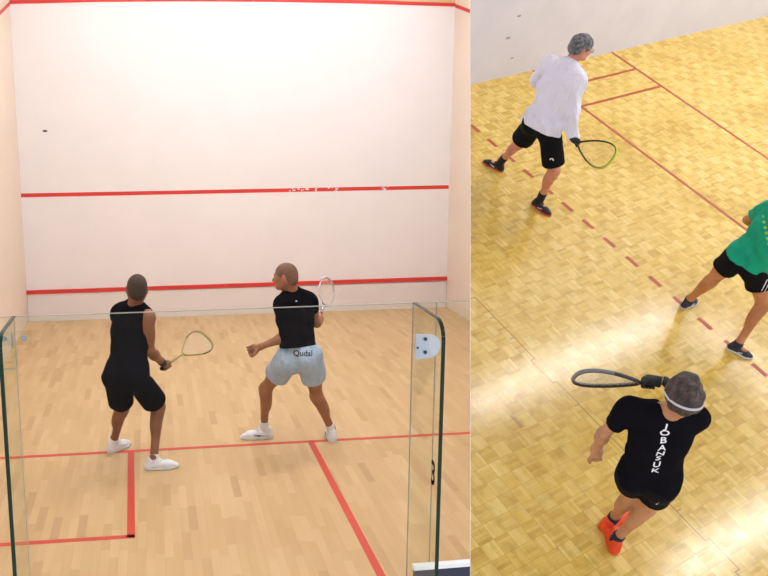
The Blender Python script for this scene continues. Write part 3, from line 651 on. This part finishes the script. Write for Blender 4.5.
# glass back wall: panes, fins, clamps
GH = 2.13
def pane(x0, x1, label, n_seam=True, cut=None):
    root = new_obj('glass_wall_section', None, matrix=Matrix.Translation((x0, 0, 0)), label=label, category='glass wall'); root.empty_display_size = .1
    def bx(name, lo, hi, m):
        bm = bmesh.new(); add_box(bm, lo, hi)
        if cut is not None:
            bmesh.ops.translate(bm, vec=(x0, 0, 0), verts=bm.verts); clip(bm, cut[0], cut[1]); bmesh.ops.translate(bm, vec=(-x0, 0, 0), verts=bm.verts)
        return from_bm(bm, name, m, parent=root)
    bx('pane', (0, -.005, .004), (x1 - x0, .005, GH - .003), MT['glass'])
    bx('polished_top_edge', (0, -.0035, GH - .002), (x1 - x0, .0035, GH), MT['edge'])
    bx('polished_side_edge', (x1 - x0, -.004, .004), (x1 - x0 + .0022, .004, GH), MT['edge'])
pane(.004, 1.366, 'clear glass wall panel at the far left, beyond the fin with round bolts')
pane(1.372, 2.786, 'wide clear glass wall panel between the two glass fins')
pane(2.792, 2.876, 'narrow clear glass strip right beside the fin marked 3')
pane(2.882, 3.06, 'clear glass wall panel at the right end of the squash court glass', cut=LC)
def fin(x, d, top, label, cr):
    root = new_obj('glass_fin', None, matrix=Matrix.Translation((x, 0, 0)), label=label, category='glass fin'); root.empty_display_size = .1
    pr = [(-.012, 0), (-.012, top)] + [(-d + cr - cr * math.sin(t), top - cr + cr * math.cos(t)) for t in [k * math.pi / 12 for k in range(7)]] + [(-d, 0)]
    bm = bmesh.new(); prism(bm, [(-.005, y, z) for y, z in pr], (.010, 0, 0)); from_bm(bm, 'pane', MT['glass'], parent=root)
    bm = bmesh.new(); e = pr[1:]
    for (y0, z0), (y1, z1) in zip(e, e[1:]):
        dv = unit(V(0, z1 - z0, -(y1 - y0))); dv = -dv if (dv[1] * (-1) + dv[2]) < 0 else dv
        prism(bm, [(-.0062, y0, z0), (-.0062, y1, z1), (-.0062, y1 + dv[1] * .004, z1 + dv[2] * .004), (-.0062, y0 + dv[1] * .004, z0 + dv[2] * .004)], (.0124, 0, 0))
    from_bm(bm, 'polished_edge', MT['edge_dark'], parent=root)
    return root
finR = fin(2.789, .335, 2.13, 'glass fin marked 3 with a dark green edge and a pale clamp plate', .065)
finL = fin(1.369, .30, 2.13, 'glass fin at the left end of the glass wall, beside two round bolts', .05)
ps = text_polys('3', .122); bm = bmesh.new()
for poly in ps: bm.faces.new([bm.verts.new((-.0066, -.290 - x * .8, 1.582 + y)) for x, y in poly])
bmesh.ops.solidify(bm, geom=bm.faces[:], thickness=.001); from_bm(bm, 'number_three', MT['black'], parent=finR)
# pale plate clamp on the right fin
cl = new_obj('clamp_plate', None, matrix=Matrix.Translation((2.797, -.0065, 1.966)), label='pale rounded clamp plate with dark screws on the fin marked 3', category='clamp'); cl.empty_display_size = .05
bm = bmesh.new(); prof = [(.0, -.050), (.0, .048), (.055, .044)] + [(.055 + .040 * math.sin(t), .044 * math.cos(t)) for t in [k * math.pi / 10 for k in range(1, 10)]] + [(.055, -.044)]
prism(bm, [(x, -.006, z) for x, z in prof], (0, .005, 0)); from_bm(bm, 'plate', MT['pale'], parent=cl)
for y, z in ((.036, .028), (.036, -.022), (.007, -.004)):
    bm = bmesh.new(); tube(bm, [(y, -.011, z), (y, -.0062, z)], .0065 if y > .02 else .004, 14); from_bm(bm, 'screw', MT['dark'], True, parent=cl)
cl = new_obj('corner_clamp', None, matrix=Matrix.Translation((1.369, 0, 2.055)), label='clear corner clamp with two round steel bolts at the left glass fin', category='clamp'); cl.empty_display_size = .05
bm = bmesh.new(); add_box(bm, (-.06, -.0095, -.025), (-.0055, -.0055, .025), .001); add_box(bm, (.0055, -.0095, -.025), (.055, -.0055, .025), .001); from_bm(bm, 'plate', MT['glass'], parent=cl)
for x in (-.036, .030):
    bm = bmesh.new(); tube(bm, [(x, -.0096, .0), (x, -.015, .0), (x, -.019, .0)], [.0095, .0095, .006], 18); from_bm(bm, 'bolt', MT['steel'], True, parent=cl)
bm = bmesh.new(); add_box(bm, (-.012, -.028, -.03), (-.0055, -.0096, .02), .001); from_bm(bm, 'spacer', MT['steel'], parent=cl)
bm = bmesh.new(); add_box(bm, (-.10, -.0085, -.112), (-.0055, -.0055, -.106)); from_bm(bm, 'seal', MT['edge'], parent=cl)
# low panel outside the glass
lp = new_obj('low_panel', None, matrix=Matrix.Translation((2.80, -.05, 0)), label='low navy panel with white top rail behind the fin marked 3', category='panel'); lp.empty_display_size = .1
for name, lo, hi, m in (('panel', (0, -.010, 0), (.3, .010, 1.098), 'navy'), ('top_rail', (-.003, -.014, 1.098), (.3, .014, 1.114), 'white')):
    bm = bmesh.new(); add_box(bm, lo, hi); bmesh.ops.translate(bm, vec=(2.80, -.05, 0), verts=bm.verts); clip(bm, N_L, True); bmesh.ops.translate(bm, vec=(-2.80, .05, 0), verts=bm.verts); from_bm(bm, name, MT[m], parent=lp)

def lamp(lo, hi, m, M, label, group):
    c = [(lo[i] + hi[i]) / 2 for i in range(3)]
    root = new_obj('ceiling_light', None, matrix=M @ Matrix.Translation(c), label=label, category='ceiling light', group=group); root.empty_display_size = .1
    a = [lo[i] - c[i] for i in range(3)]; b = [hi[i] - c[i] for i in range(3)]
    bm = bmesh.new(); add_box(bm, (a[0] - .04, a[1] - .04, a[2] + .02), (b[0] + .04, b[1] + .04, b[2] + .05)); from_bm(bm, 'housing', MT['housing'], parent=root)
    bm = bmesh.new(); add_box(bm, a, (b[0], b[1], a[2] + .018)); from_bm(bm, 'diffuser', m, parent=root)
for y in (2.0, 5.0, 7.9):
    for x in (1.3, 3.2, 5.0):
        if y < 7 and x > 4: x = 4.2 if y > 4 else 2.9
        if y < 3 and x == 3.2: continue
        lamp((x - .55, y - .15, H_ - .08), (x + .55, y + .15, H_ - .055), MT['lamp1'], M1, 'flush ceiling light above the squash court', 'squash court ceiling lights')

# ------------------------------------------------------------------ the racquetball court (seen from high up)
H2 = 5.75
floor2 = slab('floor', (-.6, 0, -.06), (12.4, 7.0, 0), MT['floor2'], M=M2, cut=RC)
wall_far = slab('wall_side', (-.6, -.15, -.06), (9.0, 0, H2), MT['plaster_far'], M=M2, cut=RC)
slab('ceiling', (-.6, -.15, H2), (12.4, 7.0, H2 + .1), MT['plaster_far'], M=M2, cut=RC)
FT = .3048
kw = dict(M=M2, cut=RC)
strip_between('drive_line', (4.549, 0, 0), (4.63, 6.4, 0), .038, MT['red2'], floor2)
strip_between('short_line', (6.01, 0, 0), (6.03, 6.4, 0), .038, MT['red2'], floor2)
strip_between('service_box_line', (4.56, .455, 0), (6.01, .455, 0), .038, MT['red2'], floor2)
strip_between('service_box_line', (4.57, .90, 0), (6.01, .885, 0), .038, MT['red2'], floor2)
for k in range(0, 20):
    y = (2.325 + k) * FT
    strip_between('receiving_line_dash', (7.630, y, 0), (7.630, y + .155, 0), .045, MT['red2'], floor2)
for (x, z, r_) in ((6.597, .837, .022), (6.661, .563, .026), (6.472, .261, .018)):
    bm = bmesh.new(); prism(bm, [(x + r_ * 1.5 * math.cos(t), .0005, z + r_ * .7 * math.sin(t)) for t in [k * math.pi / 5 for k in range(10)]], (0, .002, 0)); from_bm(bm, 'ball_mark', MT['scuff2'], parent=wall_far)
for i in range(4):
    lamp((.9 + i * 1.32, 1.02, H2 - .1), (.9 + i * 1.32 + 1.25, 1.20, H2 - .07), MT['lamp2'], M2, 'long tube ceiling light in the row along the racquetball side wall', 'tube lights along the side wall')
for i in range(3):
    lamp((.35, 1.5 + i * 1.0, H2 - .1), (.50, 1.5 + i * 1.0 + .9, H2 - .07), MT['lamp2'], M2, 'long tube ceiling light in the row near the racquetball front wall', 'tube lights near the front wall')
for i in range(3):
    lamp((1.4 + i * 1.32, 4.78, H2 - .1), (1.4 + i * 1.32 + 1.25, 4.98, H2 - .07), MT['lamp2'], M2, 'long tube ceiling light in the row nearest the viewer above the racquetball court', 'tube lights on the near side')

# ------------------------------------------------------------------ people
rad = math.radians
def grip_of(consts, o): return (V(*consts[0]) + unit(consts[1]) * o, unit(consts[1]), .0145)
gA = grip_of(RACKET_A, .065); gB = grip_of(RACKET_B, .075); gC = grip_of(RACKET_C, .065); gD = grip_of(RACKET_D, .075)
PA = person(dict(pose=POSE_A, M=M1, skin=MT['skinA'], look=(-.02, 1, -.02), label='person in a black sleeveless top and black shorts holding a racket low',
    hair=dict(mat=MT['hairA'], thick=.003, rough=.0008, line=-.035), shirt=dict(mat=MT['blk1'], sleeve=0, sleeveL=.12, ease=.012, hem=-.05, hemr=.098, wamp=.006), shorts=dict(mat=MT['blk3'], len=.78, flare=.098, top=.0),
    handR=gA + (1,), feet=dict(L=(rad(52),), R=(rad(6), 0, 0)), shoe=(MT['shoe_w'], MT['sole_w'], MT['lace_g']), sock=(MT['sock_w'], .03), girth=.98, foot=.95))
PB = person(dict(pose=POSE_B, M=M1, skin=MT['skinB'], look=(-.88, .45, -.10), label='person in a black t-shirt and pale blue shorts lunging left',
    hair=dict(mat=MT['hairB'], thick=.0022, rough=.0006, line=-.030), shirt=dict(mat=MT['blk1'], tucked=True, sleeve=.58, sleeveR=.42, ease=.012, hem=.105, hemr=.112, wamp=.006), shorts=dict(mat=MT['blue'], len=.50, flare=.100, hipr=.10, top=.115, wamp=.009),
    handR=gB + (1,), feet=dict(L=(rad(176),), R=(rad(88), 0, 0)), shoe=(MT['shoe_w'], MT['sole_w'], MT['lace_g']), shoemark=MT['shoe_n'], sock=(MT['sock_w'], .07), girth=1.0))
PC = person(dict(pose=POSE_C, M=M2, skin=MT['skinC'], look=(-.93, .42, -.22), label='grey-haired person with glasses in a white long-sleeved top and black shorts',
    hair=dict(mat=MT['hairC'], thick=.014, rough=.004, freq=85., line=-.03), shirt=dict(mat=MT['whitec'], sleeve=1.5, ease=.020, hem=-.04, hemr=.115, hipr=.098, wamp=.024, wf=32.), shorts=dict(mat=MT['blk2'], len=.80, flare=.104, top=.01),
    handR=gC + (1,), feet=dict(L=(rad(-68),), R=(rad(99), 0, 0)), shoe=(MT['shoe_b'], MT['sole_r'], MT['lace_r']), shoemark=MT['white'], sock=(MT['sock_b'], .11), girth=1.0, foot=.84))
PD = person(dict(pose=POSE_D, M=M2, skin=MT['skinD'], look=(-.62, -.55, -.72), label='person in orange shoes and a black t-shirt with white letters down the back',
    hair=dict(mat=MT['hairD'], thick=.022, rough=.013, freq=60., line=-.065, slope=.8), shirt=dict(mat=MT['blk1'], sleeve=.60, ease=.014, hem=-.03, hemr=.10, wamp=.008), shorts=dict(mat=MT['blk2'], len=.50, lenL=.42, flare=.088, top=.02, wamp=.006),
    handR=gD + (1,), feet=dict(L=(rad(180),), R=(rad(236), 0, 0)), shoe=(MT['shoe_o'], MT['sole_o'], MT['lace_o']), sock=(MT['sock_n'], .05), girth=.89, fist=1.22))
PE_ = person(dict(pose=POSE_E, M=M2, skin=MT['skinE'], look=(-.8, .6, -.1), label='person in a green jersey and short black shorts bending forward at the right edge',
    hair=dict(mat=MT['hairD'], thick=.015, rough=.004, line=-.06), shirt=dict(mat=MT['green'], sleeve=.62, ease=.018, hem=.02, hemr=.108, wamp=.014), shorts=dict(mat=MT['blk2'], len=.42, flare=.104, hipr=.10, top=.07, wamp=.005),
    feet=dict(L=(rad(182),), R=(rad(118), 0, 0)), shoe=(MT['shoe_n'], MT['sole_w'], MT['lace_g']), shoemark=MT['white'], sock=(MT['sock_n'], .012), girth=.94, foot=.77))

# hand wear, glasses, headband
def extra_hand(body, p, base, W, g, side, m, name, grow=.003):
    implicit(name, hand(W, *g, side, grow=grow), m, base, h=.0055, parent=body)
extra_hand(PD[0], PD[3], PD[4], PD[3]['wR'], gD, 1, MT['glovek'], 'glove')
implicit('glove_cuff', [Cone(PD[3]['wR'], PD[3]['wR'] + unit(PD[3]['eR'] - PD[3]['wR']) * .035, .031, .033)], MT['glovek'], PD[4], h=.0055, parent=PD[0])
extra_hand(PC[0], PC[3], PC[4], PC[3]['wR'], gC, 1, MT['glovek'], 'glove')
p, b = PA[3], PA[4]; d_ = unit(p['eR'] - p['wR'])
implicit('wristband', [Cone(p['wR'] + d_ * .01, p['wR'] + d_ * .06, .032, .035)], MT['glovek'], b, h=.0055, clips=[(p['wR'] + d_ * .06, d_), (p['wR'] + d_ * .005, -d_)], parent=PA[0])
hc, F, U = PD[5]; R = np.cross(F, U); b = PD[4]
bm = bmesh.new(); ring = []
tilt = lambda t: hc + R * .103 * math.cos(t) + F * (-.014 + .127 * math.sin(t)) + U * (.0 + .052 * math.sin(t)) - b
tube(bm, [tilt(k * math.pi / 20) for k in range(40)], .0045, 8, closed=True, flat=(U, 1.6)); from_bm(bm, 'headband', MT['band'], True, parent=PD[0])
hc, F, U = PC[5]; R = np.cross(F, U); b = PC[4]; q = lambda r, f, u: hc + R * r + F * f + U * u - b
bm = bmesh.new()
for s in (-1, 1):
    tube(bm, [q(s * .034 + .023 * math.cos(t), .108 - abs(.023 * math.cos(t) * .3), .004 + .017 * math.sin(t)) for t in [k * math.pi / 8 for k in range(16)]], .0022, 6, closed=True)
    tube(bm, [q(s * .058, .100, .008), q(s * .080, .06, .010), q(s * .086, -.01, .006)], .0024, 6)
tube(bm, [q(-.011, .109, .006), q(.011, .109, .006)], .002, 6); gl = from_bm(bm, 'glasses', MT['lens'], True, parent=PC[0])
bm = bmesh.new()
for s in (-1, 1): prism(bm, [q(s * .034 + .022 * math.cos(t), .106, .004 + .016 * math.sin(t)) for t in [k * math.pi / 8 for k in range(16)]], F * .0015)
from_bm(bm, 'lenses', MT['glass'], parent=gl)

# lettering on the back of the black t-shirt (stacked letters), motif on the blue shorts, marks on shorts and jersey
def letters(body_t, txt, size, org, X, Y, N_, m, name, stack=True, step=1.0):
    shirt, b = body_t
    polys = []
    if stack:
        for i, ch in enumerate(txt):
            for poly in text_polys(ch, size): polys.append([(x * 1.3, y - i * size * step) for x, y in poly])
    else: polys = text_polys(txt, size)
    return conform(shirt, polys, org - b, X, Y, N_, m, name, shirt)
p = PD[3]; L_ = np.linalg.norm(p['nk'] - p['hm'])
letters((PD[1], PD[4]), 'JOBANSUK', .054, p['nk'] - p['u'] * .035 - p['r'] * .01 - p['f'] * .10 - p['r'] * .005, p['r'], unit(p['u']), -p['f'], MT['white'], 'back_lettering', step=.92)
p = PB[3]
Xb = unit(p['r'] * 1.0); 
vb = unit(CAM - p['hm']); vb = unit(V(vb[0], vb[1], .15)); xb = unit(np.cross(V(0, 0, 1), vb)); yb = np.cross(vb, xb)
letters((PB[2], PB[4]), 'Qudal', .066, p['hm'] + vb * .12 + xb * .03 + V(0, 0, .060), xb, yb, vb, MT['black'], 'waist_lettering', stack=False)
p = PB[3]; conform(PB[1], [[(.010 * math.cos(t), .006 * math.sin(t)) for t in [k * math.pi / 4 for k in range(8)]]], p['nk'] - V(0, 0, .055) + vb * .10 + xb * .03 - PB[4], xb, yb, vb, MT['pale'], 'small_badge', PB[1])
CAM2 = np.array(M2.inverted() @ Vector(CAM))
def toward(pt, z=.4): v = unit(CAM2 - pt); v = unit(V(v[0], v[1], v[2] * z)); x = unit(np.cross(V(0, 0, 1), v)); return v, x, np.cross(v, x)
p = PC[3]; pt = p['hR'] + (p['kR'] - p['hR']) * .66; v, x, y = toward(pt)
arc = [(.022 * math.cos(t), .024 * math.sin(t)) for t in [k * math.pi / 8 for k in range(9)]] + [(.012 * math.cos(t) - .001, .013 * math.sin(t)) for t in [k * math.pi / 8 for k in range(8, -1, -1)]]
conform(PC[2], [arc], pt + v * .09 + x * .0 - PC[4], x, y, v, MT['white'], 'leg_logo', PC[2])
p = PD[3]; pt = p['hR'] + (p['kR'] - p['hR']) * .40 + p['r'] * .05; v, x, y = toward(pt)
conform(PD[2], [[(-.004, -.045), (.004, -.045), (.014, .045), (.004, .045)]], pt + v * .12 - PD[4], x, y, v, MT['pale'], 'side_stripe', PD[2])
p = PE_[3]; pt = p['hR'] + (p['kR'] - p['hR']) * .15 + p['pr'] * .10; v, x, y = toward(pt)
conform(PE_[2], [[(o, -.09), (o + .006, -.09), (o - .014, .07), (o - .020, .07)] for o in (.0, .022)], pt + v * .10 - PE_[4], x, y, v, MT['white'], 'side_stripe', PE_[2])
pt = p['sL'] * .8 + p['nk'] * .2 - p['u'] * .10; v, x, y = toward(pt, 1.)
conform(PE_[1], [[(i * .03 + j * .012, -i * .034 - j * .02), (i * .03 + .018 + j * .012, -i * .034 - .012 - j * .02), (i * .03 + .014 + j * .012, -i * .034 - .024 - j * .02), (i * .03 - .004 + j * .012, -i * .034 - .012 - j * .02)] for i in range(-1, 5) for j in (0, 2)], pt + v * .12 - PE_[4], x, y, v, MT['lime'], 'shoulder_print', PE_[1])

# ------------------------------------------------------------------ rackets
racket('yellow-grey racket with a plum tip held low by the person in the sleeveless top', RACKET_A, .685, .37, .225, M1, MT['fr_y'], MT['grip'], MT['strings'], MT['fr_dk'], shape='tear', fr=.0065)
racket('pale silver racket raised beside the arm of the person in blue shorts', RACKET_B, .62, .33, .20, M1, MT['fr_s'], MT['grip'], MT['strings'], MT['fr_s'], fr=.0065)
racket('lime and black racket held low by the person in white', RACKET_C, .56, .44, .25, M2, MT['fr_k'], MT['grip'], MT['stringd'], MT['fr_l'], shape='tear')
racket('black and grey racket held out by the person in orange shoes', RACKET_D, .56, .42, .25, M2, MT['fr_k'], MT['grip'], MT['strings'], MT['fr_g'], shape='tear', fr=.010)

# ------------------------------------------------------------------ world, camera, colour
w = bpy.data.worlds.new('world'); bpy.context.scene.world = w; w.use_nodes = True
w.node_tree.nodes['Background'].inputs[0].default_value = (.98, .98, 1, 1); w.node_tree.nodes['Background'].inputs[1].default_value = WORLD
cd = bpy.data.cameras.new('camera'); co = bpy.data.objects.new('camera', cd); C.objects.link(co)
cd.sensor_width = 36; cd.sensor_fit = 'HORIZONTAL'; cd.lens = F_PX * 36 / 768; cd.shift_x = (384 - PP[0]) / 768; cd.shift_y = (PP[1] - 288) / 768; cd.clip_start = .05
r, u_, f_ = CR
co.matrix_world = Matrix(((r[0], u_[0], -f_[0], CAM[0]), (r[1], u_[1], -f_[1], CAM[1]), (r[2], u_[2], -f_[2], CAM[2]), (0, 0, 0, 1)))
bpy.context.scene.camera = co
s = bpy.context.scene; s.view_settings.view_transform = 'Standard'; s.view_settings.look = 'None'; s.view_settings.gamma = 1; s.view_settings.exposure = 0.8; s.view_settings.use_curve_mapping = False
